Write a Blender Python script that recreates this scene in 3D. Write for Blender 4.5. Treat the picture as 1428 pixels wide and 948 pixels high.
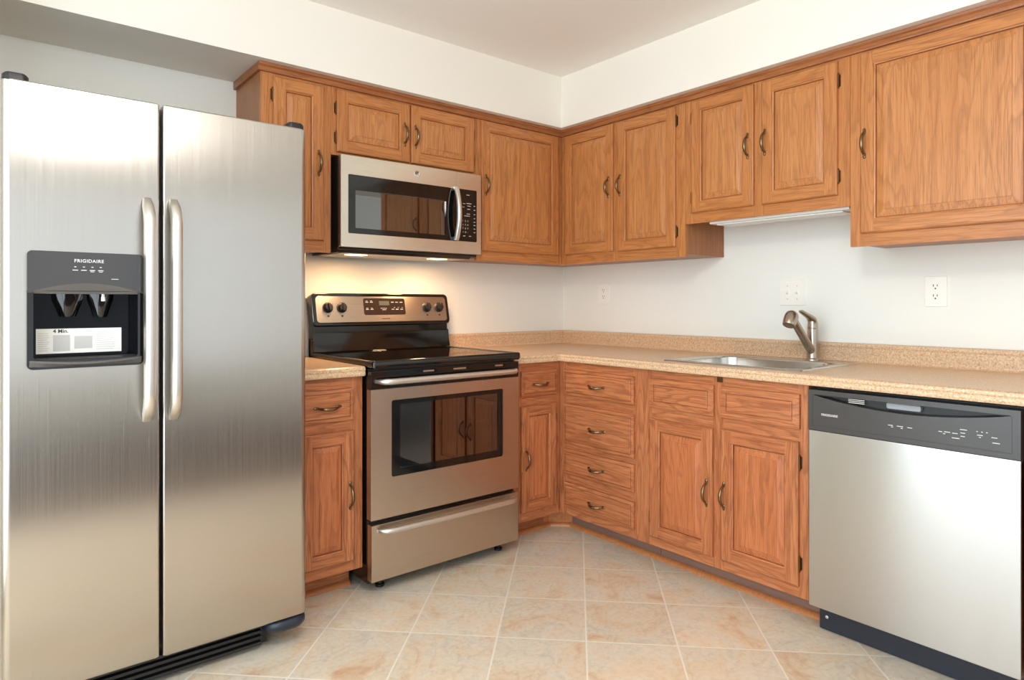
import bpy, bmesh, math, random
from mathutils import Vector, Matrix, Euler
PI = math.pi
random.seed(4)
scn = bpy.context.scene
for o in list(bpy.data.objects):
    bpy.data.objects.remove(o)
COL = scn.collection

# ------------------------------------------------------------------ camera, light, exposure
CAM_DIR = PI / 4 + 0.0978
cam_d = bpy.data.cameras.new('camera')
cam_d.sensor_fit = 'HORIZONTAL'; cam_d.sensor_width = 36.0
cam_d.lens = 909.4 / 1428 * 36.0
cam_d.shift_y = (423.36 - 474.0) / 1428
cam_d.clip_start = 0.02
cam = bpy.data.objects.new('camera', cam_d); COL.objects.link(cam)
cam.location = (-2.9006, -3.0162, 1.1647)
cam.rotation_euler = (PI / 2, 0, CAM_DIR - PI / 2)
scn.camera = cam

scn.view_settings.view_transform = 'Standard'
scn.view_settings.look = 'None'
scn.view_settings.gamma = 1
scn.view_settings.use_curve_mapping = False
scn.view_settings.exposure = 0.29
scn.cycles.max_bounces = 10
scn.cycles.diffuse_bounces = 6
scn.cycles.sample_clamp_indirect = 8
scn.cycles.caustics_reflective = False
scn.cycles.caustics_refractive = False

world = bpy.data.worlds.new('world'); scn.world = world
world.use_nodes = True
world.node_tree.nodes['Background'].inputs[0].default_value = (0.80, 0.90, 1.0, 1)
world.node_tree.nodes['Background'].inputs[1].default_value = 1.2

def area_light(name, loc, rot, sx, sy, power, col):
    l = bpy.data.lights.new(name, 'AREA'); l.shape = 'RECTANGLE'
    l.size = sx; l.size_y = sy; l.energy = power; l.color = col
    o = bpy.data.objects.new(name, l); COL.objects.link(o)
    o.location = loc; o.rotation_euler = rot
    return o
# daylight through the sliding door on the left plus dim fill added behind the camera; the ceiling lamp
area_light('daylight_left', (-3.82, -2.6, 1.12), (0, -PI / 2, 0), 2.15, 3.1, 64, (0.80, 0.935, 1.0))
area_light('fill_behind', (-1.95, -6.02, 1.40), (PI / 2, 0, 0), 3.6, 1.9, 2.5, (0.88, 0.95, 1.0))
lamp = bpy.data.lights.new('ceiling_lamp', 'POINT'); lamp.energy = 35; lamp.shadow_soft_size = 0.15; lamp.color = (1.0, 0.975, 0.96)
lamp_o = bpy.data.objects.new('ceiling_lamp', lamp); COL.objects.link(lamp_o); lamp_o.location = (-2.6, -2.6, 2.13)

# ------------------------------------------------------------------ materials
def lin(c):
    return tuple(((x / 255) / 12.92 if x / 255 <= 0.04045 else ((x / 255 + 0.055) / 1.055) ** 2.4) for x in c[:3]) + (1,)

def mat(name, col=(200, 200, 200), rough=0.5, metal=0.0, spec=0.5, aniso=0.0, emit=None, estr=0):
    m = bpy.data.materials.new(name); m.use_nodes = True
    b = m.node_tree.nodes['Principled BSDF']
    b.inputs['Base Color'].default_value = lin(col)
    b.inputs['Roughness'].default_value = rough
    b.inputs['Metallic'].default_value = metal
    b.inputs['Specular IOR Level'].default_value = spec
    if aniso: b.inputs['Anisotropic'].default_value = aniso
    if emit:
        b.inputs['Emission Color'].default_value = lin(emit); b.inputs['Emission Strength'].default_value = estr
    return m

class NT:
    def __init__(s, m):
        s.t = m.node_tree; s.b = s.t.nodes['Principled BSDF']
    def n(s, typ, **kw):
        x = s.t.nodes.new(typ)
        for k, v in kw.items(): setattr(x, k, v)
        return x
    def l(s, a, b): s.t.links.new(a, b)
    def val(s, sock, v):
        if isinstance(v, bpy.types.NodeSocket): s.l(v, sock)
        else: sock.default_value = v
    def math(s, op, a, b=0.0, c=None):
        x = s.n('ShaderNodeMath', operation=op); s.val(x.inputs[0], a); s.val(x.inputs[1], b)
        if c is not None: s.val(x.inputs[2], c)
        return x.outputs[0]
    def mapping(s, vec, scale=(1, 1, 1), loc=(0, 0, 0), rot=(0, 0, 0)):
        x = s.n('ShaderNodeMapping'); s.l(vec, x.inputs[0])
        s.val(x.inputs[1], loc); x.inputs[2].default_value = rot; x.inputs[3].default_value = scale
        return x.outputs[0]
    def noise(s, vec, scale, detail=3, rough=0.5, dist=0.0):
        x = s.n('ShaderNodeTexNoise'); s.l(vec, x.inputs['Vector']); x.inputs['Scale'].default_value = scale
        x.inputs['Detail'].default_value = detail; x.inputs['Roughness'].default_value = rough; x.inputs['Distortion'].default_value = dist
        return x.outputs['Fac']
    def ramp(s, fac, stops):
        x = s.n('ShaderNodeValToRGB'); s.l(fac, x.inputs[0]); e = x.color_ramp.elements
        while len(e) > len(stops): e.remove(e[-1])
        while len(e) < len(stops): e.new(0.5)
        for i, (p, c) in enumerate(stops):
            e[i].position = p; e[i].color = lin(c) if len(c) == 3 else c
        return x.outputs[0]
    def mix(s, fac, a, b, blend='MIX'):
        x = s.n('ShaderNodeMix', data_type='RGBA', blend_type=blend); s.val(x.inputs[0], fac)
        s.val(x.inputs[6], a); s.val(x.inputs[7], b)
        return x.outputs[2]
    def bump(s, h, strength, dist=0.001):
        x = s.n('ShaderNodeBump'); s.l(h, x.inputs['Height']); x.inputs['Strength'].default_value = strength
        x.inputs['Distance'].default_value = dist; s.l(x.outputs[0], s.b.inputs['Normal'])

def oak(name, vertical, light, mid, dark, ring=13, fine=1.0, rough=0.36):
    m = mat(name, mid, rough, spec=0.4); t = NT(m)
    tc = t.n('ShaderNodeTexCoord').outputs['Object']
    rnd = t.n('ShaderNodeObjectInfo').outputs['Random']
    off = t.n('ShaderNodeCombineXYZ'); t.l(t.math('MULTIPLY', rnd, 37.0), off.inputs[0]); t.l(t.math('MULTIPLY', rnd, 53.0), off.inputs[2])
    add = t.n('ShaderNodeVectorMath', operation='ADD'); t.l(tc, add.inputs[0]); t.l(off.outputs[0], add.inputs[1])
    v = add.outputs[0]
    sc = (10.0, 10.0, 1.05) if vertical else (1.05, 10.0, 10.0)
    sf = (300, 300, 9) if vertical else (9, 300, 300)
    sb = (60, 60, 2.2) if vertical else (2.2, 60, 60)
    sw = (40, 40, 14) if vertical else (14, 40, 40)
    n1 = t.noise(t.mapping(v, sc), 1.0, 2.0, 0.4, 0.2)
    nw = t.noise(t.mapping(v, sw), 1.0, 2, 0.5)
    ph = t.math('ADD', t.math('MULTIPLY', n1, ring), t.math('MULTIPLY', nw, 0.7))
    fr = t.math('FRACT', ph)                      # growth rings: slow rise, sharp late-wood edge
    rr = t.ramp(fr, [(0.0, (0, 0, 0, 1)), (0.50, (.08, .08, .08, 1)), (0.86, (1, 1, 1, 1)), (1.0, (0, 0, 0, 1))])
    n2 = t.noise(t.mapping(v, sf), 1.0, 2, 0.6)
    n3 = t.noise(t.mapping(v, sb), 1.0, 3, 0.6)
    n4 = t.noise(t.mapping(v, (3.2, 3.2, 1.6)), 1.0, 2, 0.5)
    base = t.ramp(n3, [(0.28, mid), (0.70, light)])
    c = t.mix(t.math('MULTIPLY', rr, 0.44 * fine), base, lin(dark))
    pores = t.ramp(n2, [(0.34, (1, 1, 1, 1)), (0.50, (0, 0, 0, 1))])
    c = t.mix(t.math('MULTIPLY', pores, 0.55 * fine), c, lin(dark))
    c = t.mix(t.ramp(n4, [(0.35, (0, 0, 0, 1)), (0.75, (.35, .35, .35, 1))]), c, lin(mid))
    t.l(c, t.b.inputs['Base Color'])
    t.bump(n2, 0.10, 0.0005)
    return m

UP = dict(light=(202, 136, 80), mid=(182, 114, 62), dark=(136, 80, 42))
BA = dict(light=(202, 132, 86), mid=(176, 104, 64), dark=(116, 62, 36))
oak_uv = oak('oak_upper_vertical', True, **UP)
oak_uh = oak('oak_upper_horizontal', False, **UP)
oak_up = oak('oak_upper_panel', True, (204, 140, 86), (186, 119, 67), (140, 87, 48), ring=13, fine=1.0)
oak_bv = oak('oak_base_vertical', True, ring=15, fine=1.2, **BA)
oak_bh = oak('oak_base_horizontal', False, ring=15, fine=1.2, **BA)
oak_bp = oak('oak_base_panel', True, (200, 124, 78), (182, 106, 64), (128, 70, 40), ring=14, fine=1.0)
oak_side = oak('oak_veneer_side', True, (176, 118, 74), (158, 100, 58), (124, 74, 40), ring=16, fine=0.6)
oak_shoe = oak('oak_shoe', False, (212, 142, 88), (196, 122, 70), (150, 88, 46), ring=20, fine=0.6)
kick_m = oak('toe_kick_shaded', False, (150, 116, 100), (134, 102, 88), (112, 84, 72), ring=10, fine=0.5, rough=0.6)  # greyed oak: shade of the toe recess put into the board colour

def plain(name, col, rough=0.5, bump=0.0, scale=200, spec=0.4, var=0.0):
    m = mat(name, col, rough, spec=spec); t = NT(m)
    tc = t.n('ShaderNodeTexCoord').outputs['Object']
    n = t.noise(tc, scale, 3, 0.6)
    if var:
        n5 = t.noise(tc, 1.3, 2, 0.5)
        d = tuple(max(0, x - var * 255) for x in col)
        t.l(t.ramp(n5, [(0.3, d), (0.7, col)]), t.b.inputs['Base Color'])
    if bump: t.bump(n, bump, 0.001)
    return m
wall_m = plain('wall_paint', (238, 237, 230), 0.62, 0.12, 320, 0.25)
soffit_m = plain('soffit_paint', (238, 233, 223), 0.62, 0.08, 320, 0.25)
ceil_m = plain('ceiling_paint', (240, 236, 229), 0.8, 0.1, 260, 0.15)
white_m = plain('white_plastic', (244, 240, 232), 0.35)
frame_white = plain('window_frame_white', (240, 240, 238), 0.45)
shade_m = plain('slot_dark', (60, 54, 48), 0.6)

def tiles():
    m = mat('floor_tiles', (205, 180, 150), 0.35, spec=0.4); t = NT(m)
    tc = t.n('ShaderNodeTexCoord').outputs['Object']
    sp = t.n('ShaderNodeSeparateXYZ'); t.l(tc, sp.inputs[0])
    x, y = sp.outputs[0], sp.outputs[1]
    r = 1 / math.sqrt(2)
    p = t.math('MULTIPLY', t.math('ADD', x, y), r)
    q = t.math('MULTIPLY', t.math('SUBTRACT', x, y), r)
    u = t.math('DIVIDE', t.math('SUBTRACT', q, 0.117), 0.3095)
    v = t.math('DIVIDE', t.math('ADD', p, 0.985), 0.3117)
    fu, fv = t.math('FRACT', u), t.math('FRACT', v)
    du = t.math('MINIMUM', fu, t.math('SUBTRACT', 1.0, fu))
    dv = t.math('MINIMUM', fv, t.math('SUBTRACT', 1.0, fv))
    d = t.math('MINIMUM', du, dv)
    nz = t.noise(tc, 90, 2)
    d = t.math('ADD', d, t.math('MULTIPLY', t.math('SUBTRACT', nz, 0.5), 0.008))
    grout = t.ramp(d, [(0.007, (1, 1, 1, 1)), (0.0125, (0, 0, 0, 1))])
    cell = t.n('ShaderNodeCombineXYZ'); t.l(t.math('FLOOR', u), cell.inputs[0]); t.l(t.math('FLOOR', v), cell.inputs[1])
    wn = t.n('ShaderNodeTexWhiteNoise', noise_dimensions='3D'); t.l(cell.outputs[0], wn.inputs['Vector'])
    sc = t.n('ShaderNodeVectorMath', operation='SCALE'); t.l(wn.outputs['Color'], sc.inputs[0]); sc.inputs['Scale'].default_value = 20
    ad = t.n('ShaderNodeVectorMath', operation='ADD'); t.l(tc, ad.inputs[0]); t.l(sc.outputs[0], ad.inputs[1])
    vec = ad.outputs[0]
    n1 = t.noise(vec, 5.5, 6, 0.62, 0.9)
    n2 = t.noise(vec, 9.0, 5, 0.6, 1.2)
    n3 = t.noise(vec, 60, 4, 0.6)
    c = t.ramp(n1, [(0.28, (206, 198, 182)), (0.45, (230, 217, 197)), (0.58, (231, 208, 178)), (0.72, (214, 173, 136))])
    c = t.mix(t.math('MULTIPLY', t.ramp(n2, [(0.45, (0, 0, 0, 1)), (0.75, (1, 1, 1, 1))]), 0.55), c, lin((222, 210, 190)))
    c = t.mix(t.math('MULTIPLY', t.ramp(n3, [(0.35, (1, 1, 1, 1)), (0.55, (0, 0, 0, 1))]), 0.16), c, lin((172, 132, 96)))
    vein = t.ramp(t.math('ABSOLUTE', t.math('SUBTRACT', t.noise(vec, 3.4, 4, 0.6, 1.5), 0.5)), [(0.0, (1, 1, 1, 1)), (0.018, (0, 0, 0, 1))])
    c = t.mix(t.math('MULTIPLY', vein, 0.22), c, lin((178, 146, 116)))
    tv = t.math('MULTIPLY_ADD', wn.outputs['Value'], 0.10, 0.93)
    hs = t.n('ShaderNodeHueSaturation'); t.l(c, hs.inputs['Color']); t.l(tv, hs.inputs['Value']); c = hs.outputs[0]
    c = t.mix(grout, c, lin((238, 230, 214)))
    t.l(c, t.b.inputs['Base Color'])
    h = t.math('ADD', t.math('MULTIPLY', t.math('SUBTRACT', 1.0, grout), 1.0), t.math('MULTIPLY', n1, 0.5))
    t.bump(h, 0.25, 0.0016)
    t.l(t.math('MULTIPLY_ADD', n2, 0.2, 0.26), t.b.inputs['Roughness'])
    return m
tile_m = tiles()

def woodfloor():
    m = mat('hardwood_planks', (130, 84, 52), 0.6); t = NT(m)
    tc = t.n('ShaderNodeTexCoord').outputs['Object']
    br = t.n('ShaderNodeTexBrick'); t.l(tc, br.inputs['Vector']); br.inputs['Scale'].default_value = 1
    br.inputs['Brick Width'].default_value = 1.1; br.inputs['Row Height'].default_value = 0.09; br.inputs['Mortar Size'].default_value = 0.002
    br.inputs['Color1'].default_value = lin((84, 58, 42)); br.inputs['Color2'].default_value = lin((70, 47, 34)); br.inputs['Mortar'].default_value = lin((50, 32, 20))
    t.l(br.outputs['Color'], t.b.inputs['Base Color'])
    return m
hard_m = woodfloor()

def laminate():
    m = mat('speckled_laminate', (214, 176, 134), 0.28, spec=0.45); t = NT(m)
    tc = t.n('ShaderNodeTexCoord').outputs['Object']
    a = t.noise(tc, 170, 4, 0.65); b = t.noise(tc, 330, 3, 0.6); c0 = t.noise(tc, 60, 3, 0.6)
    c = t.ramp(a, [(0.32, (160, 122, 92)), (0.45, (208, 172, 136)), (0.58, (224, 194, 160)), (0.72, (242, 224, 198))])
    c = t.mix(t.math('MULTIPLY', t.ramp(b, [(0.60, (0, 0, 0, 1)), (0.70, (1, 1, 1, 1))]), 0.55), c, lin((140, 100, 72)))
    c = t.mix(t.math('MULTIPLY', c0, 0.35), c, lin((218, 184, 148)))
    t.l(c, t.b.inputs['Base Color'])
    return m
lam_m = laminate()

def steel(name, col=(196, 188, 178), rough=0.3, aniso=0.0, rot=0.0, grain='h', gb=0.05):
    m = mat(name, col, rough, 1.0); t = NT(m)
    tc = t.n('ShaderNodeTexCoord').outputs['Object']
    s = (3, 3, 700) if grain == 'h' else (700, 700, 3)
    n = t.noise(t.mapping(tc, s), 1.0, 2, 0.5)
    t.l(t.math('MULTIPLY_ADD', n, 0.12, rough - 0.06), t.b.inputs['Roughness'])
    if aniso:
        t.b.inputs['Anisotropic'].default_value = aniso
        t.b.inputs['Anisotropic Rotation'].default_value = rot
        tg = t.n('ShaderNodeVectorTransform', vector_type='VECTOR', convert_from='OBJECT', convert_to='WORLD'); tg.inputs[0].default_value = (1, 0, 0); t.l(tg.outputs[0], t.b.inputs['Tangent'])
    if gb: t.bump(n, gb, 0.0002)
    return m
steel_fr = steel('fridge_steel', (186, 178, 168), 0.24, 0.8, 0.0, 'v', 0.0)
steel_dw = steel('dishwasher_steel', (190, 189, 187), 0.24, 0.85, 0.25, 'h', 0.0)
steel_rg = steel('range_steel', (196, 182, 166), 0.30, 0.4, 0.25, 'h')
steel_mw = steel('microwave_steel', (228, 220, 206), 0.30, 0.4, 0.25, 'h')
steel_sk = steel('sink_steel', (205, 201, 194), 0.24, 0, 0, 'h', 0.02)
handle_m = steel('handle_satin', (220, 215, 208), 0.36, 0, 0, 'v', 0.0)
nickel_m = mat('brushed_nickel', (178, 166, 152), 0.27, 1.0)
chrome_m = mat('chrome', (215, 215, 215), 0.1, 1.0)
brass_m = mat('antique_brass', (132, 108, 80), 0.28, 1.0)
hinge_m = mat('aged_brass_hinge', (104, 74, 48), 0.38, 1.0)
black_g = mat('black_gloss', (14, 12, 12), 0.08, spec=0.6)
black_e = mat('black_enamel', (20, 17, 16), 0.2, spec=0.5)
black_s = mat('black_satin', (26, 24, 24), 0.42)
glass_k = mat('black_ceramic_glass', (12, 10, 10), 0.05, spec=0.7)
dark_gp = mat('charcoal_panel', (62, 58, 56), 0.28, spec=0.5)
panel_d = mat('dispenser_gloss', (58, 54, 52), 0.1, spec=0.6)
cav_m = mat('dispenser_cavity', (14, 14, 18), 0.06, spec=0.14)
kick_k = mat('navy_black_plastic', (34, 38, 50), 0.4)
gasket_m = mat('gasket', (26, 22, 20), 0.7)
inner_m = mat('oven_enamel', (70, 60, 54), 0.35)
print_l = mat('printed_grey', (206, 204, 200), 0.5)
print_d = mat('printed_dark', (72, 62, 54), 0.6)
paper_m = plain('paper_label', (238, 234, 226), 0.6)
print_g = mat('printed_pale_grey', (196, 192, 186), 0.6)
lcd_m = mat('display_window', (98, 100, 92), 0.2)
lamp_m = mat('hood_lamp_lens', (255, 220, 170), 0.3, emit=(255, 214, 160), estr=6.0)
lens_m = mat('light_diffuser', (236, 234, 228), 0.3)

def window_glass(name, tint, refl, rough=0.02):
    m = bpy.data.materials.new(name); m.use_nodes = True; nt = m.node_tree
    nt.nodes.remove(nt.nodes['Principled BSDF'])
    tr = nt.nodes.new('ShaderNodeBsdfTransparent'); tr.inputs[0].default_value = lin(tint)
    gl = nt.nodes.new('ShaderNodeBsdfGlossy'); gl.inputs['Roughness'].default_value = rough
    mx = nt.nodes.new('ShaderNodeMixShader'); mx.inputs[0].default_value = refl
    nt.links.new(tr.outputs[0], mx.inputs[1]); nt.links.new(gl.outputs[0], mx.inputs[2])
    nt.links.new(mx.outputs[0], nt.nodes['Material Output'].inputs[0])
    return m
oven_glass = window_glass('oven_glass', (150, 132, 118), 0.2)
mw_glass = window_glass('microwave_glass', (120, 110, 104), 0.24)
pane_m = window_glass('clear_pane', (250, 252, 252), 0.06)

# ------------------------------------------------------------------ mesh helpers
def rrect(x0, x1, z0, z1, r, n=5):
    if not isinstance(r, (tuple, list)): r = (r, r, r, r)      # bl, br, tr, tl
    pts = []
    for (cx, cz, a0, rr) in ((x0 + r[0], z0 + r[0], PI, r[0]), (x1 - r[1], z0 + r[1], 1.5 * PI, r[1]), (x1 - r[2], z1 - r[2], 0, r[2]), (x0 + r[3], z1 - r[3], PI / 2, r[3])):
        for i in range(n + 1):
            a = a0 + PI / 2 * i / n
            pts.append((cx + rr * math.cos(a), cz + rr * math.sin(a)))
    return pts

class MB:
    def __init__(s): s.bm = bmesh.new(); s.M = Matrix.Identity(4)
    def v(s, p): return s.bm.verts.new(s.M @ Vector(p))
    def f(s, vs, m=0):
        try:
            f = s.bm.faces.new(vs); f.material_index = m; return f
        except ValueError: return None
    def quad(s, pts, m=0): return s.f([s.v(p) for p in pts], m)
    def box(s, x0, x1, y0, y1, z0, z1, m=0, bev=0.0, seg=2):
        b = bmesh.new()
        bmesh.ops.create_cube(b, size=1.0)
        for q in b.verts:
            q.co = Vector(((x0 + x1) / 2 + q.co.x * (x1 - x0), (y0 + y1) / 2 + q.co.y * (y1 - y0), (z0 + z1) / 2 + q.co.z * (z1 - z0)))
        if bev: bmesh.ops.bevel(b, geom=list(b.edges), offset=bev, segments=seg, profile=0.5, affect='EDGES')
        mp = {q: s.v(q.co) for q in b.verts}
        for f in b.faces: s.f([mp[q] for q in f.verts], m)
        b.free(); return s
    def loft(s, loops, m=0, cap0=True, cap1=True, closed=False, mats=None):
        L = [[s.v(p) for p in lp] for lp in loops]
        n = len(L[0]); k = len(L)
        for i in range(k if closed else k - 1):
            a, b = L[i], L[(i + 1) % k]
            for j in range(n):
                s.f([a[j], a[(j + 1) % n], b[(j + 1) % n], b[j]], mats[i] if mats else m)
        if not closed:
            if cap0: s.f(L[0][::-1], mats[0] if mats else m)
            if cap1: s.f(L[-1], mats[-1] if mats else m)
        return s
    def sheet(s, loops, m=0):
        L = [[s.v(p) for p in lp] for lp in loops]
        for a, b in zip(L, L[1:]):
            for j in range(len(a) - 1): s.f([a[j], a[j + 1], b[j + 1], b[j]], m)
        return s
    def prism(s, pts, axis, a0, a1, m=0, ch=0.0):
        def at(p, a): return {'x': (a, p[0], p[1]), 'y': (p[0], a, p[1]), 'z': (p[0], p[1], a)}[axis]
        s.loft([[at(p, a0) for p in pts], [at(p, a1) for p in pts]], m); return s
    def plate(s, lo, y0, y1, m=0, bev=0.0):
        """rounded plate: outline in x,z; back y0, front y1 (y1 < y0), bevelled front edge"""
        cx = sum(p[0] for p in lo) / len(lo); cz = sum(p[1] for p in lo) / len(lo)
        w = max(p[0] for p in lo) - min(p[0] for p in lo); h = max(p[1] for p in lo) - min(p[1] for p in lo)
        def sc(d): return [(cx + (p[0] - cx) * (1 - 2 * d / w), cz + (p[1] - cz) * (1 - 2 * d / h)) for p in lo]
        loops = [[(p[0], y0, p[1]) for p in lo]]
        if bev:
            loops.append([(p[0], y1 + bev, p[1]) for p in lo])
            loops.append([(p[0], y1 + bev * 0.3, p[1]) for p in sc(bev * 0.3)])
            loops.append([(p[0], y1, p[1]) for p in sc(bev)])
        else: loops.append([(p[0], y1, p[1]) for p in lo])
        return s.loft(loops, m)
    def ring(s, out, inn, y0, y1, m=0):
        """plate with a hole; out and inn have the same point count"""
        P = lambda lo, y: [(p[0], y, p[1]) for p in lo]
        return s.loft([P(out, y0), P(out, y1), P(inn, y1), P(inn, y0)], m, closed=True)
    def tube(s, path, rad, n=10, m=0, flat=(1, 1), up=Vector((0, 0, 1)), caps=True):
        path = [Vector(p) for p in path]; loops = []
        for i, p in enumerate(path):
            t = (path[min(i + 1, len(path) - 1)] - path[max(i - 1, 0)]).normalized()
            a = t.cross(up)
            if a.length < 1e-4: a = t.cross(Vector((0, 1, 0)))
            a.normalize(); b = a.cross(t).normalized()
            r = rad[i] if isinstance(rad, (list, tuple)) else rad
            loops.append([p + a * (r * flat[0] * math.cos(2 * PI * k / n)) + b * (r * flat[1] * math.sin(2 * PI * k / n)) for k in range(n)])
        return s.loft(loops, m, caps, caps)
    def lathe(s, prof, center, d=(0, 0, 1), n=24, m=0):
        d = Vector(d).normalized(); a = d.orthogonal().normalized(); b = d.cross(a); c = Vector(center)
        return s.loft([[c + d * h + (a * math.cos(2 * PI * k / n) + b * math.sin(2 * PI * k / n)) * max(r, 1e-4) for k in range(n)] for (h, r) in prof], m)
    def build(s, name, mats, T, parent=None, smooth=30, label=None):
        bm = s.bm
        bmesh.ops.recalc_face_normals(bm, faces=bm.faces)
        if T is not None: bmesh.ops.translate(bm, verts=bm.verts, vec=-T['o'])
        me = bpy.data.meshes.new(name); bm.to_mesh(me); bm.free()
        for q in (mats if isinstance(mats, (list, tuple)) else [mats]): me.materials.append(q)
        if smooth:
            me.polygons.foreach_set('use_smooth', [True] * len(me.polygons))
            me.set_sharp_from_angle(angle=math.radians(smooth))
        o = bpy.data.objects.new(name, me); COL.objects.link(o)
        if smooth:
            w = o.modifiers.new('weighted_normals', 'WEIGHTED_NORMAL'); w.keep_sharp = True; w.weight = 100
        if T is not None: o.parent = parent or T['e']
        if label: o['label'] = label
        return o

RIGHT = 'R'
def thing(name, label, cat, o, wall='L', group=None):
    """an Empty at the thing's base; o is its base point in the run's own frame (x along the run, y into the wall)"""
    e = bpy.data.objects.new(name, None); COL.objects.link(e); e.empty_display_size = 0.1
    o = Vector(o)
    if wall == RIGHT: e.location = (o.y, -o.x, o.z); e.rotation_euler = (0, 0, -PI / 2)
    else: e.location = o
    e['label'] = label; e['category'] = cat
    group = group or {'wall_cabinet': 'oak wall cabinets', 'base_cabinet': 'oak base cabinets', 'outlet': 'white wall outlets'}.get(name)
    if group: e['group'] = group
    return {'e': e, 'o': o}

def struct(name, mb, m, smooth=0):
    o = mb.build(name, m, None, smooth=smooth); o['kind'] = 'structure'; return o

def text(s, size, m, T, parent, x, y, z, name='lettering', align='CENTER', spacing=1.0, tilt=0.0, bold=0.0, depth=0.0004):
    c = bpy.data.curves.new('t', 'FONT'); c.body = s; c.size = size; c.align_x = align; c.align_y = 'CENTER'
    c.extrude = depth; c.offset = bold; c.space_character = spacing
    o = bpy.data.objects.new('t', c); COL.objects.link(o)
    dg = bpy.context.evaluated_depsgraph_get(); dg.update()
    me = bpy.data.meshes.new_from_object(o.evaluated_get(dg))
    bpy.data.objects.remove(o); bpy.data.curves.remove(c)
    me.transform(Matrix.Translation(Vector((x, y, z)) - T['o']) @ Matrix.Rotation(PI / 2 + tilt, 4, 'X'))
    me.name = name; me.materials.clear(); me.materials.append(m)
    q = bpy.data.objects.new(name, me); COL.objects.link(q); q.parent = parent
    return q

# ------------------------------------------------------------------ the room
ZC = 2.4275; ZS = 2.1455; SD = 0.378
XW, YS = -3.8, -6.0
mb = MB(); mb.box(XW - .1, 0.1, -2.9, 0.1, -.06, 0); struct('floor', mb, tile_m)
mb = MB(); mb.box(XW - .1, 0.1, YS - .1, -2.9, -.06, 0); struct('floor_hardwood', mb, hard_m)
mb = MB(); mb.box(XW - .1, 0.1, YS - .1, 0.1, ZC, ZC + .06); struct('ceiling', mb, ceil_m)
mb = MB(); mb.box(XW - .1, 0.1, 0, 0.1, 0, ZC); struct('wall_back', mb, wall_m)
mb = MB(); mb.box(0, 0.1, YS, 0, 0, ZC); struct('wall_right', mb, wall_m)
mb = MB()
mb.box(XW - .1, XW, YS, -4.2, 0, ZC); mb.box(XW - .1, XW, -.68, 0, 0, ZC); mb.box(XW - .1, XW, -1.0, -.80, 0, ZC); mb.box(XW - .1, XW, -.80, -.68, 0, .2); mb.box(XW - .1, XW, -.80, -.68, 2.2, ZC); mb.box(XW - .1, XW, -4.2, -1.0, 2.2, ZC)
struct('wall_left', mb, wall_m)
mb = MB()
mb.box(XW, -3.76, YS - .1, YS, 0, ZC); mb.box(-.1, 0, YS - .1, YS, 0, ZC); mb.box(-3.76, -.1, YS - .1, YS, 0, .45); mb.box(-3.76, -.1, YS - .1, YS, 2.35, ZC)
struct('wall_front', mb, wall_m)
mb = MB(); mb.box(-3.04, -2.93, -.70, 0, 0, ZS - .001); struct('wall_light_block', mb, wall_m)  # unseen stub wall, added to block left daylight from above the refrigerator
# soffit over the cabinets, an L in plan
mb = MB()
mb.prism([(XW, 0), (XW, -SD), (-SD, -SD), (-SD, -3.15), (0, -3.15), (0, 0)], 'z', ZS, ZC)
struct('wall_soffit', mb, soffit_m)
# sliding door that lets daylight in, seen in reflections; window added around the unseen fill
mb = MB()
for a, b in ((-4.2, -4.14), (-2.64, -2.56), (-1.09, -1.0)): mb.box(XW - .015, XW + .03, a, b, 0, 2.2)
mb.box(XW - .015, XW + .03, -4.2, -1.0, 2.14, 2.2); mb.box(XW - .015, XW + .03, -4.2, -1.0, 0, .08)
struct('door_1', mb, frame_white)
mb = MB()
for a, b in ((-3.76, -3.70), (-2.58, -2.52), (-1.36, -1.30), (-.16, -.1)): mb.box(a, b, YS - .09, YS - .05, .45, 2.35)
mb.box(-3.76, -.1, YS - .09, YS - .05, 2.29, 2.35); mb.box(-3.76, -.1, YS - .09, YS - .05, .45, .51)
struct('added_window_1', mb, frame_white)

# ------------------------------------------------------------------ cabinetry
def pull(T, door, cx, cz, yf, vertical=True, L=0.108, label=None):
    mb = MB(); path = []; rad = []
    for i in range(15):
        t = -1 + 2 * i / 14
        out = 0.027 * (1 - abs(t) ** 2.6) + 0.002
        s = t * L * 0.40
        path.append((cx, yf - out, cz + s) if vertical else (cx + s, yf - out, cz - .004 * (1 - t * t)))
        rad.append(0.0032 + 0.0028 * (1 - t * t))
    mb.tube(path, rad, 10, flat=(1.15, 0.9), up=Vector((0, 1, 0)))
    for sg in (-1, 1):
        c = Vector((cx, yf, cz + sg * L * .42)) if vertical else Vector((cx + sg * L * .42, yf, cz))
        loops = []
        for (k, h) in ((1.0, 0.0), (0.95, 0.002), (0.6, 0.0038), (0.05, 0.0045)):
            a, b = (0.0062 * k, 0.0125 * k) if vertical else (0.0125 * k, 0.0062 * k)
            loops.append([(c.x + a * math.cos(2 * PI * j / 14), yf - h, c.z + b * math.sin(2 * PI * j / 14)) for j in range(14)])
        mb.loft(loops)
        mb.lathe([(0, .0046), (.002, .0046), (.0045, .003)], (c.x, yf - .003, c.z) , (0, -1, 0), 10)
    return mb.build('handle', brass_m, T, door, 50)

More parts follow.
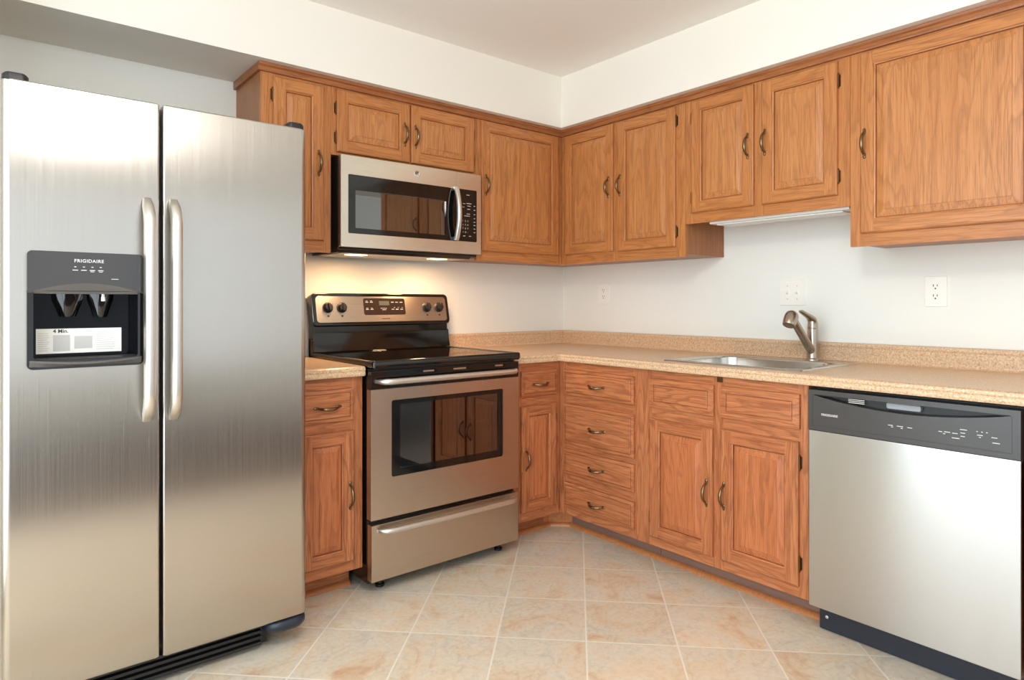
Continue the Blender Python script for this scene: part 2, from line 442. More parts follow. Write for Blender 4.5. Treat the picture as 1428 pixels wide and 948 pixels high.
def hinge(T, door, x, z, yfr, side):
    """small decorative hinge whose leaf sits on the face frame beside the door edge (side -1 left, +1 right)"""
    mb = MB()
    mb.plate(rrect(x + (0.001 if side > 0 else -0.009), x + (0.009 if side > 0 else -0.001), z - .023, z + .023, .004, 3), yfr, yfr - .0022, bev=.0008)
    mb.lathe([(-.030, .001), (-.028, .0028), (-.0255, .0036), (-.024, .0028), (-.023, .0042), (-.008, .0042), (-.0075, .0036), (-.007, .0042), (.007, .0042), (.0075, .0036), (.008, .0042), (.023, .0042), (.024, .0028), (.0255, .0036), (.028, .0028), (.030, .001)],
             (x + side * .002, yfr - .0065, z), (0, 0, 1), 10)
    return mb.build('hinge', hinge_m, T, door, 50)

def front_ring(mb, x0, x1, z0, z1, a, b, mv=0, mh=1):
    (ia, ya), (ib, yb) = a, b
    A = [(x0 + ia, ya, z0 + ia), (x1 - ia, ya, z0 + ia), (x1 - ia, ya, z1 - ia), (x0 + ia, ya, z1 - ia)]
    B = [(x0 + ib, yb, z0 + ib), (x1 - ib, yb, z0 + ib), (x1 - ib, yb, z1 - ib), (x0 + ib, yb, z1 - ib)]
    for k in range(4):
        mb.quad([A[k], A[(k + 1) % 4], B[(k + 1) % 4], B[k]], (mh, mv, mh, mv)[k])

def panel_door(T, x0, x1, z0, z1, yfr, mats, name='door', w=0.048, handle=None, hinges=None, bev=0.026):
    """raised-panel door lipped over the face frame; material slots vertical, horizontal, panel"""
    t = 0.0150; y = yfr - t
    mb = MB(); R = [(0, yfr - .0002), (0, y + .0045), (.0012, y + .0018), (.0045, y)]
    for a, b in zip(R, R[1:]): front_ring(mb, x0, x1, z0, z1, a, b)
    e = .005
    def fr(xa, xb, za, zb, m): mb.quad([(xa, y, za), (xb, y, za), (xb, y, zb), (xa, y, zb)], m)
    fr(x0 + e, x0 + w, z0 + e, z1 - e, 0); fr(x1 - w, x1 - e, z0 + e, z1 - e, 0)
    fr(x0 + w, x1 - w, z0 + e, z0 + w, 1); fr(x0 + w, x1 - w, z1 - w, z1 - e, 1)
    R = [(w, y), (w + .0010, y + .0030), (w + .0060, y + .0050), (w + .0063, y + .0142), (w + .0087, y + .0142), (w + .0090, y + .0098)]
    for a, b in zip(R, R[1:]): front_ring(mb, x0, x1, z0, z1, a, b)
    R = [(w + .009, y + .0098), (w + .009 + bev, y + .0032), (w + .0093 + bev, y + .0012)]
    for a, b in zip(R, R[1:]): front_ring(mb, x0, x1, z0, z1, a, b, 2, 2)
    i = w + .0093 + bev
    mb.quad([(x0 + i, y + .0012, z0 + i), (x1 - i, y + .0012, z0 + i), (x1 - i, y + .0012, z1 - i), (x0 + i, y + .0012, z1 - i)], 2)
    mb.quad([(x0, yfr - .0002, z0), (x1, yfr - .0002, z0), (x1, yfr - .0002, z1), (x0, yfr - .0002, z1)], 0)
    d = mb.build(name, mats, T, smooth=0)
    if handle: pull(T, d, handle[0], handle[1], y)
    for (hx, hz, sd) in hinges or (): hinge(T, d, hx, hz, yfr, sd)
    return d

def drawer_front(T, x0, x1, z0, z1, yfr, mats, handle=True, name='drawer', edge=0.022, label=None):
    t = 0.0160; y = yfr - t; mb = MB()
    R = [(0, yfr - .0002), (0, y + .005), (.0012, y + .0036), (edge - .009, y + .0012), (edge - .0086, y + .0050), (edge - .0062, y + .0050), (edge - .0058, y + .0012), (edge - .003, y)]
    for a, b in zip(R, R[1:]): front_ring(mb, x0, x1, z0, z1, a, b, 1, 1)
    i = edge - .003
    mb.quad([(x0 + i, y, z0 + i), (x1 - i, y, z0 + i), (x1 - i, y, z1 - i), (x0 + i, y, z1 - i)], 1)
    mb.quad([(x0, yfr - .0002, z0), (x1, yfr - .0002, z0), (x1, yfr - .0002, z1), (x0, yfr - .0002, z1)], 1)
    d = mb.build(name, mats, T, smooth=0)
    if label: d['label'] = label
    if handle: pull(T, d, (x0 + x1) / 2, (z0 + z1) / 2 - .004, y, False)
    return d

def face_frame(T, stiles, rails, z0, z1, yfr, mats):
    """stiles: (x0, x1[, z0, z1]); rails: (x0, x1, z0, z1); 18 mm thick"""
    mb = MB()
    for s in stiles:
        a, b = (s[2], s[3]) if len(s) > 2 else (z0, z1)
        mb.box(s[0], s[1], yfr, yfr + .018, a, b, 0)
    for r in rails: mb.box(r[0], r[1], yfr, yfr + .018, r[2], r[3], 1)
    return mb.build('face_frame', mats, T, smooth=0)

def carcass(T, x0, x1, y0, y1, z0, z1, m, name='body'):
    mb = MB(); mb.box(x0, x1, y0, y1, z0, z1); return mb.build(name, m, T, smooth=0)

UM = [oak_uv, oak_uh, oak_up]; BM = [oak_bv, oak_bh, oak_bp]
YU = -.322; UB, UT = 1.386, 2.113; DB, DT = 1.437, 2.104
WB = -.002
# --- upper, back wall
T = thing('wall_cabinet', 'narrow oak wall cabinet with one tall door, between refrigerator and microwave', 'cabinet', (-1.8585, -.16, UB))
carcass(T, -2.009, -1.709, YU + .018, WB, UB + .012, UT, oak_side)
face_frame(T, [(-2.009, -1.955), (-1.749, -1.709)], [(-1.955, -1.749, UB, DB + .008), (-1.955, -1.749, DT - .008, UT)], UB, UT, YU, UM)
panel_door(T, -1.961, -1.744, DB - .002, DT - .005, YU, UM, handle=(-1.769, 1.766), hinges=[(-1.961, 2.024, -1), (-1.961, 1.51, -1)])

T = thing('wall_cabinet', 'short two-door oak wall cabinet directly above the microwave', 'cabinet', (-1.3155, -.16, 1.815))
carcass(T, -1.708, -.925, YU + .018, WB, 1.818, UT, oak_side)
face_frame(T, [(-1.708, -1.678), (-1.333, -1.303), (-.950, -.925)], [(-1.678, -1.333, 1.815, 1.84), (-1.303, -.95, 1.815, 1.84), (-1.678, -1.333, 2.096, UT), (-1.303, -.95, 2.096, UT)], 1.815, UT, YU, UM)
panel_door(T, -1.685, -1.3215, 1.829, 2.103, YU, UM, handle=(-1.350, 1.957), hinges=[(-1.685, 2.02, -1), (-1.685, 1.892, -1)])
panel_door(T, -1.3125, -.945, 1.829, 2.105, YU, UM, handle=(-1.292, 1.955), hinges=[(-.945, 2.02, 1), (-.945, 1.892, 1)])

T = thing('wall_cabinet', 'single-door oak wall cabinet right of the microwave, running into the corner', 'cabinet', (-.623, -.16, UB))
carcass(T, -.924, -.323, YU + .018, WB, UB + .012, UT, oak_side)
face_frame(T, [(-.924, -.885), (-.363, -.323)], [(-.885, -.363, UB, DB + .008), (-.885, -.363, DT - .008, UT)], UB, UT, YU, UM)
panel_door(T, -.899, -.356, DB, DT + .004, YU, UM, handle=(-.874, 1.775), hinges=[(-.356, 2.03, 1), (-.356, 1.51, 1)])

# --- upper, right wall (x along the run = distance from the corner)
T = thing('wall_cabinet', 'two-door oak wall cabinet in the corner, above the small outlet', 'cabinet', (.742, -.16, UB), RIGHT)
carcass(T, .004, 1.162, YU + .018, WB, UB + .012, UT, oak_side)
face_frame(T, [(.323, .366), (.712, .752), (1.104, 1.162)], [(.366, .712, UB, DB + .008), (.752, 1.104, UB, DB + .008), (.366, .712, DT - .008, UT), (.752, 1.104, DT - .008, UT)], UB, UT, YU, UM)
panel_door(T, .358, .7185, DB + .003, DT + .003, YU, UM, handle=(.691, 1.777), hinges=[(.358, 2.035, -1), (.358, 1.507, -1)])
panel_door(T, .750, 1.112, DB - .001, DT, YU, UM, handle=(.770, 1.775), hinges=[(1.112, 2.035, 1), (1.112, 1.507, 1)])

T = thing('wall_cabinet', 'short two-door oak wall cabinet above the sink, light strip under it', 'cabinet', (1.5365, -.16, 1.538), RIGHT)
carcass(T, 1.1635, 1.911, YU + .018, WB, 1.556, UT, oak_side)
face_frame(T, [(1.1635, 1.208), (1.512, 1.560), (1.862, 1.911)], [(1.208, 1.512, 1.538, 1.592), (1.56, 1.862, 1.538, 1.592), (1.208, 1.512, DT - .008, UT), (1.56, 1.862, DT - .008, UT)], 1.538, UT, YU, UM)
panel_door(T, 1.202, 1.5165, 1.585, DT, YU, UM, handle=(1.491, 1.843), hinges=[(1.202, 2.026, -1), (1.202, 1.657, -1)])
panel_door(T, 1.5535, 1.8675, 1.584, DT - .002, YU, UM, handle=(1.570, 1.844), hinges=[(1.8675, 2.026, 1), (1.8675, 1.657, 1)])

T = thing('wall_cabinet', 'large single-door oak wall cabinet at the right, above the dishwasher', 'cabinet', (2.23, -.16, 1.381), RIGHT)
carcass(T, 1.9125, 2.549, YU + .018, WB, 1.393, UT, oak_side)
face_frame(T, [(1.9125, 1.962), (2.494, 2.549)], [(1.962, 2.494, 1.381, 1.437), (1.962, 2.494, DT - .008, UT)], 1.381, UT, YU, UM)
panel_door(T, 1.952, 2.502, 1.4285, DT, YU, UM, handle=(1.969, 1.763), hinges=[(2.502, 2.03, 1), (2.502, 1.5, 1)])

# crown strip along the top of the uppers
prof = [(0.300, UT - .002), (.334, UT - .002), (.336, UT + .004), (.336, UT + .016), (.343, UT + .021), (.345, UT + .031), (.300, UT + .031)]
mb = MB()
mb.loft([[(-2.022, -d + .0, z) for d, z in prof], [(-d - .0005, -d, z) for d, z in prof]], 0)
mb.box(-2.022, -2.009, -.300, -.003, UT - .002, UT + .031)
mb.box(-2.009, -.35, -.300, -.003, UT + .002, UT + .031)
struct('trim_1', mb, oak('oak_crown_left', False, (176, 112, 66), (156, 92, 50), (112, 62, 34), ring=13))
mb = MB()
mb.loft([[(-d, -d - .0005, z) for d, z in prof], [(-d, -2.55, z) for d, z in prof]], 0)
struct('trim_2', mb, oak_shoe)
trim2 = bpy.data.objects['trim_2']; trim2.data.materials[0] = oak('oak_crown_right', True, (176, 112, 66), (156, 92, 50), (112, 62, 34), ring=13)
_m = trim2.data.materials[0]
for nd in _m.node_tree.nodes:                         # grain along the run, which is world y here
    if nd.type == 'MAPPING':
        sx, sy, sz = nd.inputs[3].default_value
        nd.inputs[3].default_value = (sx, sz, sx)

# --- base cabinets
YB = -.61; BB, BT = .107, .8745
def toe(T, x0, x1, y, m=kick_m):
    mb = MB(); mb.box(x0, x1, y, y + .016, 0, BB); return mb.build('toe_kick', m, T, smooth=0)

T = thing('base_cabinet', 'narrow oak base cabinet with drawer and door, between refrigerator and range', 'cabinet', (-1.85, -.3, 0))
carcass(T, -2.0, -1.703, YB + .018, WB, BB, BT, oak_side)
face_frame(T, [(-2.0, -1.957), (-1.753, -1.703)], [(-1.957, -1.753, BB, .158), (-1.957, -1.753, .655, .712), (-1.957, -1.753, .822, BT)], BB, BT, YB, BM)
drawer_front(T, -1.963, -1.747, .706, .831, YB, BM)
panel_door(T, -1.963, -1.743, .148, .664, YB, BM, handle=(-1.762, .409), w=.045, bev=.022)
toe(T, -2.0, -1.703, -.487, oak_bh)

T = thing('base_cabinet', 'narrow oak base cabinet with drawer and door, right of the range', 'cabinet', (-.77, -.3, 0))
carcass(T, -.934, -.611, YB + .018, WB, BB, BT, oak_side)
face_frame(T, [(-.934, -.867), (-.648, -.6105)], [(-.867, -.648, BB, .160), (-.867, -.648, .660, .720), (-.867, -.648, .826, BT)], BB, BT, YB, BM)
drawer_front(T, -.874, -.638, .714, .836, YB, BM)
panel_door(T, -.874, -.6425, .152, .667, YB, BM, handle=(-.848, .41), w=.045, bev=.022, hinges=[(-.6425, .59, 1), (-.6425, .22, 1)])
toe(T, -.934, -.611, -.487, oak_bh)

T = thing('base_cabinet', 'oak base cabinet with a stack of four drawers, in the corner', 'cabinet', (.87, -.3, 0), RIGHT)
carcass(T, .004, 1.149, YB + .018, WB, BB, BT, oak_side)
DZ = [(.710, .836), (.468, .665), (.317, .441), (.149, .273)]
face_frame(T, [(.6105, .660), (1.092, 1.149)], [(.66, 1.092, BB, .157), (.66, 1.092, .265, .325), (.66, 1.092, .433, .476), (.66, 1.092, .657, .718), (.66, 1.092, .828, BT)], BB, BT, YB, BM)
for za, zb in DZ: drawer_front(T, .652, 1.101, za, zb, YB, BM)
toe(T, .575, 1.147, -.487)
mb = MB(); a, b = Vector((.470, -.560)), Vector((.575, -.472))
mb.prism([(.470, -.6105), (.487, -.6105), (.487, -.575), (.575, -.487), (.575, -.47), (.47, -.47)], 'z', 0, BB)
mb.build('corner_kick_block', oak_shoe, T, smooth=0)

T = thing('base_cabinet', 'wide oak sink base cabinet with two doors under two false drawer fronts', 'cabinet', (1.52, -.3, 0), RIGHT)
mb = MB()
mb.box(1.150, 1.892, YB + .018, WB, BB, .66); mb.box(1.150, 1.166, YB + .018, WB, .66, BT); mb.box(1.876, 1.892, YB + .018, WB, .66, BT); mb.box(1.166, 1.876, -.02, WB, .66, BT); mb.box(1.166, 1.876, YB + .018, YB + .022, .66, BT)
mb.build('body', oak_side, T, smooth=0)
face_frame(T, [(1.150, 1.196), (1.503, 1.551), (1.856, 1.892)], [(1.196, 1.503, BB, .156), (1.551, 1.856, BB, .156), (1.196, 1.503, .656, .722), (1.551, 1.856, .656, .722), (1.196, 1.503, .83, BT), (1.551, 1.856, .83, BT)], BB, BT, YB, BM)
for xa, xb in ((1.1895, 1.511), (1.543, 1.864)):
    drawer_front(T, xa, xb, .714, .838, YB, BM, handle=False, name='false_drawer_front', edge=.034, label='oak false drawer front with no handle')
panel_door(T, 1.1895, 1.506, .147, .664, YB, BM, handle=(1.481, .402), hinges=[(1.1895, .595, -1), (1.1895, .231, -1)])
panel_door(T, 1.543, 1.860, .149, .668, YB, BM, handle=(1.560, .407), hinges=[(1.860, .593, 1), (1.860, .230, 1)])
toe(T, 1.149, 1.892, -.487)
mb = MB(); mb.plate(rrect(1.522, 1.546, .852, .872, .002, 2), YB, YB - .004, bev=.001); mb.lathe([(0, .003), (.0015, .003), (.002, .001)], (1.534, YB - .004, .862), (0, -1, 0), 8)
mb.build('catch', hinge_m, T, label='small brown catch at the top rail')

T = thing('base_cabinet', 'oak base cabinet just right of the dishwasher, at the right edge of the photo', 'cabinet', (2.79, -.3, 0), RIGHT)
carcass(T, 2.520, 3.04, YB + .018, WB, BB, BT, oak_side)
face_frame(T, [(2.520, 2.56), (2.765, 2.795), (3.0, 3.04)], [(2.56, 2.765, BB, .156), (2.795, 3.0, BB, .156), (2.56, 2.765, .656, .722), (2.795, 3.0, .656, .722), (2.56, 2.765, .83, BT), (2.795, 3.0, .83, BT)], BB, BT, YB, BM)
for xa, xb, hx in ((2.552, 2.773, 2.752), (2.787, 3.008, 2.808)):
    drawer_front(T, xa, xb, .714, .838, YB, BM)
    panel_door(T, xa, xb, .147, .664, YB, BM, handle=(hx, .405))
toe(T, 2.520, 3.04, -.487)

# quarter-round shoe along the toe kicks
def qr(off):
    return [(off, 0)] + [(off + .019 * math.cos(a), .019 * math.sin(a)) for a in [PI / 2 * i / 5 for i in range(6)]]
mb = MB(); P = qr(.4875)
mb.loft([[(-2.0, -d, z) for d, z in P], [(-1.703, -d, z) for d, z in P]]); struct('baseboard_left', mb, oak_shoe, 40)
mb = MB()
mb.loft([[(-.934, -d, z) for d, z in P], [(-.57, -d, z) for d, z in P]])
mb.loft([[(-d, -.57, z) for d, z in P], [(-d, -1.893, z) for d, z in P]])
d0 = Vector((-.578, -.480)); d1 = Vector((-.480, -.578))
nn = Vector((-1, -1)).normalized()
P2 = qr(0.0)
mb.loft([[(d0.x + nn.x * d, d0.y + nn.y * d, z) for d, z in P2], [(d1.x + nn.x * d, d1.y + nn.y * d, z) for d, z in P2]])
struct('baseboard_right', mb, oak_shoe, 40)

# ------------------------------------------------------------------ countertops
CT = [(.585, .8755), (.630, .8755), (.6365, .8775), (.6395, .8835), (.6395, .8905), (.6372, .8945), (.6360, .8965), (.6385, .8995), (.6400, .9045), (.6375, .9110), (.6300, .9148), (.620, .9155), (.585, .9155)]
SX0, SX1, SY0, SY1 = 1.236, 1.826, -.555, -.075        # sink cut-out, right-run frame
T = thing('countertop', 'long speckled tan laminate countertop turning the corner, holding the sink', 'countertop', (-.3, -1.5, .8755))
mb = MB()
xl, yr = -.9335, -3.05
mb.loft([[(xl, -d, z) for d, z in CT], [(-d, -d, z) for d, z in CT], [(-d, yr, z) for d, z in CT]], 0, False, False)
def slab(x0, x1, y0, y1):
    for z in (.9155, .8755): mb.quad([(x0, y0, z), (x1, y0, z), (x1, y1, z), (x0, y1, z)])
W = -.003
slab(xl, -.585, -.585, W)
slab(-.585, W, -SX0, W)
slab(-.585, SY0, -SX1, -SX0); slab(SY1, W, -SX1, -SX0)
slab(-.585, W, yr, -SX1)
for a, b in (((-.585, -SX0), (-.585, -SX1)),): pass
for (xa, ya, xb, yb) in ((SY0, -SX0, SY1, -SX0), (SY1, -SX0, SY1, -SX1), (SY1, -SX1, SY0, -SX1), (SY0, -SX1, SY0, -SX0)):
    mb.quad([(xa, ya, .8755), (xb, yb, .8755), (xb, yb, .9155), (xa, ya, .9155)])
mb.quad([(xl, -.585, .8755), (xl, W, .8755), (xl, W, .9155), (xl, -.585, .9155)])
mb.f([mb.v((xl, -d, z)) for d, z in CT])
mb.f([mb.v((-d, yr, z)) for d, z in CT])
mb.quad([(-.585, yr, .8755), (W, yr, .8755), (W, yr, .9155), (-.585, yr, .9155)])
mb.build('worktop', lam_m, T, smooth=40)
BS = [(.003, .9155), (.034, .9156), (.027, .918), (.023, .924), (.0215, .932), (.0215, .974), (.0235, .978), (.0255, .983), (.0255, .989), (.023, .9945), (.017, .997), (.003, .997)]
mb = MB()
mb.loft([[(xl, -d, z) for d, z in BS], [(-d, -d, z) for d, z in BS], [(-d, yr, z) for d, z in BS]])
mb.build('backsplash', lam_m, T, smooth=40)

T = thing('countertop', 'short speckled tan laminate countertop between refrigerator and range', 'countertop', (-1.85, -.3, .8755))
mb = MB()
mb.loft([[(-2.0, -d, z) for d, z in CT], [(-1.7035, -d, z) for d, z in CT]])
mb.box(-2.0, -1.7035, -.585, W, .8755, .9155)
mb.build('worktop', lam_m, T, smooth=40)
mb = MB(); mb.loft([[(-2.0, -d, z) for d, z in BS], [(-1.7035, -d, z) for d, z in BS]]); mb.build('backsplash', lam_m, T, smooth=40)

# ------------------------------------------------------------------ sink and faucet
T = thing('sink', 'stainless steel drop-in sink set in the tan countertop', 'sink', (1.53, -.31, .75), RIGHT)
mb = MB()
def rr(x0, x1, y0, y1, r, z): return [(p[0], p[1], z) for p in rrect(x0, x1, y0, y1, r, 8)]
zt = .9160
ox0, ox1, oy0, oy1 = 1.219, 1.843, -.578, -.048
ix0, ix1, iy0, iy1 = 1.262, 1.800, -.535, -.150
mb.loft([rr(ox0, ox1, oy0, oy1, .03, zt), rr(ox0 + .001, ox1 - .001, oy0 + .001, oy1 - .001, .03, zt + .003), rr(ox0 + .006, ox1 - .006, oy0 + .006, oy1 - .006, .026, zt + .0052),
         rr(ox0 + .014, ox1 - .014, oy0 + .014, oy1 - .014, .022, zt + .0038),
         rr(ix0 - .008, ix1 + .008, iy0 - .008, iy1 + .008, .075, zt + .0035), rr(ix0 - .003, ix1 + .003, iy0 - .003, iy1 + .003, .075, zt + .0015), rr(ix0, ix1, iy0, iy1, .075, zt - .006),
         rr(ix0 + .010, ix1 - .010, iy0 + .010, iy1 - .010, .07, zt - .12), rr(ix0 + .022, ix1 - .022, iy0 + .022, iy1 - .022, .062, zt - .145), rr(ix0 + .05, ix1 - .05, iy0 + .05, iy1 - .05, .05, zt - .158),
         rr(ix0 + .2, ix1 - .2, iy0 + .14, iy1 - .14, .04, zt - .163)], 0, False, True)
mb.build('basin', steel_sk, T, smooth=50)
mb = MB(); mb.lathe([(0, .042), (.002, .042), (.003, .036), (.0015, .02), (.0015, .001)], (1.531, -.342, zt - .163), (0, 0, 1), 24)
mb.build('drain', chrome_m, T, smooth=40)

T = thing('faucet', 'brushed nickel pull-out faucet with single lever, behind the sink', 'faucet', (1.658, -.098, .9200), RIGHT)
fx, fy = 1.658, -.098
mb = MB()
mb.lathe([(0, .030), (.004, .030), (.008, .0275), (.010, .0235), (.030, .0225), (.085, .0225), (.135, .0215), (.137, .0200), (.139, .0215), (.150, .0210), (.168, .0180), (.180, .0110), (.186, .001)], (fx, fy, .9200), (0, 0, 1), 28)
mb.build('body', nickel_m, T, smooth=40)
mb = MB()                                               # angled spout with the pull-out wand
A = Vector((fx, fy - .006, .955)); B = Vector((fx - .004, fy - .162, 1.098))
dv = (B - A)
mb.tube([A, A + dv * .08, A + dv * .16, A + dv * .5, A + dv * .86, A + dv * .96], [.0145, .0185, .0185, .0170, .0165, .0168], 20)
mb.build('spout', nickel_m, T, smooth=40)
mb = MB()
c = A + dv * 1.0; dn = Vector((0, -.55, -.84)).normalized()
top = c + Vector((0, -.002, .030))
mb.lathe([(-.002, .002), (.002, .014), (.010, .0235), (.022, .0275), (.040, .0285), (.056, .0270), (.066, .0255), (.068, .0240), (.067, .0200), (.066, .001)], top - dn * .004, dn, 26)
mb.build('spray_head', nickel_m, T, smooth=40)
mb = MB()
mb.tube([(fx, fy + .004, 1.076), (fx, fy - .008, 1.098), (fx, fy - .034, 1.110), (fx, fy - .068, 1.121), (fx, fy - .098, 1.131), (fx, fy - .112, 1.134)], [.0190, .0185, .0150, .0125, .0110, .0045], 16, flat=(1.1, .72))
mb.build('lever', nickel_m, T, smooth=40)

# ------------------------------------------------------------------ wall plates and under-cabinet light
def outlet(label, cx, cz, w=.077, h=.119):
    T = thing('outlet', label, 'outlet', (cx, 0, cz - h / 2), RIGHT)
    mb = MB(); mb.plate(rrect(cx - w / 2, cx + w / 2, cz - h / 2, cz + h / 2, .004, 3), -.0006, -.0062, bev=.0025); mb.build('cover_plate', white_m, T, smooth=40)
    for s in (-1, 1):
        z = cz + s * .0195
        mb = MB(); mb.plate(rrect(cx - .0165, cx + .0165, z - .0145, z + .0145, .010, 5), -.006, -.0082, bev=.0006)
        r = mb.build('receptacle', white_m, T, smooth=40)
        mb = MB()
        mb.box(cx - .0082, cx - .0056, -.0086, -.0080, z + .000, z + .0085); mb.box(cx + .0052, cx + .0078, -.0086, -.0080, z + .001, z + .0080)
        mb.lathe([(0, .0029), (.0006, .0029)], (cx, -.0080, z - .0075), (0, -1, 0), 12)
        mb.build('slots', shade_m, T, r)
    mb = MB(); mb.lathe([(0, .003), (.001, .0026), (.0013, .001)], (cx, -.0060, cz), (0, -1, 0), 10); mb.build('screw', white_m, T)
outlet('white duplex outlet on the wall near the corner', .355, 1.224, .09, .122)
outlet('white duplex outlet on the wall above the dishwasher', 2.098, 1.212)

T = thing('light_switch', 'white double switch plate on the wall behind the faucet', 'switch', (1.519, 0, 1.156), RIGHT)
mb = MB(); mb.plate(rrect(1.4585, 1.5795, 1.157, 1.275, .004, 3), -.0006, -.0062, bev=.0025); mb.build('cover_plate', white_m, T, smooth=40)
for x in (1.496, 1.542):
    mb = MB(); mb.plate(rrect(x - .0065, x + .0065, 1.203, 1.229, .001, 2), -.006, -.0068); mb.loft([[(x - .0045, -.0068, 1.208), (x + .0045, -.0068, 1.208), (x + .0045, -.0068, 1.222), (x - .0045, -.0068, 1.222)], [(x - .0035, -.0165, 1.217), (x + .0035, -.0165, 1.217), (x + .0035, -.0150, 1.225), (x - .0035, -.0150, 1.225)]])
    t_ = mb.build('toggle', white_m, T)
    for z in (1.186, 1.246):
        mb = MB(); mb.lathe([(0, .003), (.001, .0026), (.0013, .001)], (x, -.0060, z), (0, -1, 0), 10); mb.build('screw', print_g, T)

T = thing('under_cabinet_light', 'slim white light strip under the short cabinet above the sink', 'light', (1.6, -.22, 1.525), RIGHT)
mb = MB(); mb.box(1.27, 1.895, -.290, -.165, 1.530, 1.5555, 0, .004); mb.build('housing', white_m, T, smooth=40)
mb = MB(); mb.box(1.30, 1.865, -.278, -.178, 1.5235, 1.530, 0, .003); mb.build('diffuser', lens_m, T, smooth=40)
mb = MB(); mb.lathe([(0, .006), (.006, .006), (.008, .004)], (1.76, -.29, 1.538), (0, -1, 0), 12); mb.build('switch_button', white_m, T)

# ------------------------------------------------------------------ refrigerator
FX0, FXM0, FXM1, FX1 = -2.853, -2.4775, -2.4685, -2.024
FYF, FYB = -.842, -.766; FZ0, FZ1 = .107, 1.762
T = thing('refrigerator', 'stainless steel side-by-side refrigerator with dispenser in the left door', 'refrigerator', (-2.438, -.42, 0))
mb = MB(); mb.box(FX0 + .004, FX1 - .004, FYB + .006, -.06, .062, FZ1 + .006, 0, .006); mb.build('cabinet', mat('fridge_cabinet_grey', (120, 118, 114), .45), T, smooth=40)
mb = MB()
mb.box(FX0 + .012, FXM0 - .010, FYB, FYB + .007, FZ0 + .01, FZ1 - .01); mb.box(FXM1 + .010, FX1 - .012, FYB, FYB + .007, FZ0 + .01, FZ1 - .01)
mb.build('gasket', gasket_m, T)
def dprof(x0, x1, rl, rr_, crown=.004, n=8):
    """plan outline of a door: rounded front edges and a slightly bowed front"""
    pts = [(x1, FYB), (x0, FYB)]
    for i in range(n + 1):
        a = PI / 2 * i / n; pts.append((x0 + rl - rl * math.cos(a), FYF + rl - rl * math.sin(a)))
    for i in range(n + 1):
        a = PI / 2 * (1 - i / n); pts.append((x1 - rr_ + rr_ * math.cos(a), FYF + rr_ - rr_ * math.sin(a)))
    return pts
def dprism(mb, pts, z0, z1, ct=False, cb=False, m=0):
    cx = sum(p[0] for p in pts) / len(pts)
    def ins(d):
        x0 = min(p[0] for p in pts); x1 = max(p[0] for p in pts)
        k = 1 - 2 * d / (x1 - x0); xc = (x0 + x1) / 2
        return [(xc + (p[0] - xc) * k, max(p[1], FYF) + (d if p[1] < FYB - .03 else 0)) for p in pts]
    loops = []
    if cb: loops.append([(p[0], p[1], z0) for p in ins(.004)])
    loops.append([(p[0], p[1], z0 + (.004 if cb else 0)) for p in pts])
    loops.append([(p[0], p[1], z1 - (.004 if ct else 0)) for p in pts])
    if ct: loops.append([(p[0], p[1], z1) for p in ins(.004)])
    mb.loft(loops, m)
# freezer door with a real recess for the dispenser
HX0, HX1, HZ0, HZ1 = -2.786, -2.534, 1.000, 1.296
mb = MB(); pf = dprof(FX0, FXM0, .022, .006)
dprism(mb, pf, FZ0, HZ0, cb=True); dprism(mb, pf, HZ1, FZ1, ct=True)
notch = [(HX0, FYF), (HX0, FYB - .008), (HX1, FYB - .008), (HX1, FYF)]
dprism(mb, pf[:11] + notch + pf[11:], HZ0, HZ1)
fd = mb.build('freezer_door', steel_fr, T, smooth=35)
mb = MB(); dprism(mb, dprof(FXM1, FX1, .006, .022), FZ0 - .002, FZ1, True, True)
rd = mb.build('refrigerator_door', steel_fr, T, smooth=35)
def fr_handle(door, x, z0, z1, sgn):
    mb = MB(); path = []; N = 26
    for i in range(N + 1):
        t = i / N; z = z0 + (z1 - z0) * t; e = min(t, 1 - t) * (z1 - z0)
        out = .052 * (1 - (1 - min(1, e / .10)) ** 2.4)
        path.append((x, FYF - .004 - out, z))
    loops = []
    for i, p in enumerate(path):
        w = .0145 if 0 < i < N else .011
        yb = min(FYF - .0005, p[1] + .016)
        loops.append([(p[0] + dx * w, yy, p[2]) for dx, yy in ((-1, yb), (-1, p[1] - .004), (-.8, p[1] - .010), (-.3, p[1] - .0135), (.3, p[1] - .0135), (.8, p[1] - .010), (1, p[1] - .004), (1, yb))])
    mb.loft(loops)
    return mb.build('handle', handle_m, T, door, 50, label='curved satin silver handle')
fr_handle(fd, -2.512, .818, 1.476, -1)
fr_handle(rd, -2.4415, .816, 1.478, 1)
for xa, xb in ((FX0 + .004, FX0 + .062), (FX1 - .062, FX1 - .004)):
    mb = MB(); o = rrect(xa, xb, FYF + .010, FYB + .09, .016, 5)
    mb.loft([[(p[0], p[1], FZ1 + .001) for p in o], [(p[0], p[1], FZ1 + .014) for p in o], [((p[0] - (xa + xb) / 2) * .8 + (xa + xb) / 2, p[1] * .96 + (FYF + .05) * .04, FZ1 + .020) for p in o]])
    mb.build('hinge_cover', black_s, T, smooth=40)
mb = MB()                                               # toe grille with slats
mb.box(FX0 + .01, -2.135, -.762, -.74, .012, .100); mb.box(FX0 + .05, -2.16, -.60, -.08, 0, .062)
for k in range(4): mb.box(FX0 + .012, -2.16, -.79, -.762, .020 + k * .019, .031 + k * .019, 0, .003)
mb.build('toe_grille', black_s, T, smooth=40)
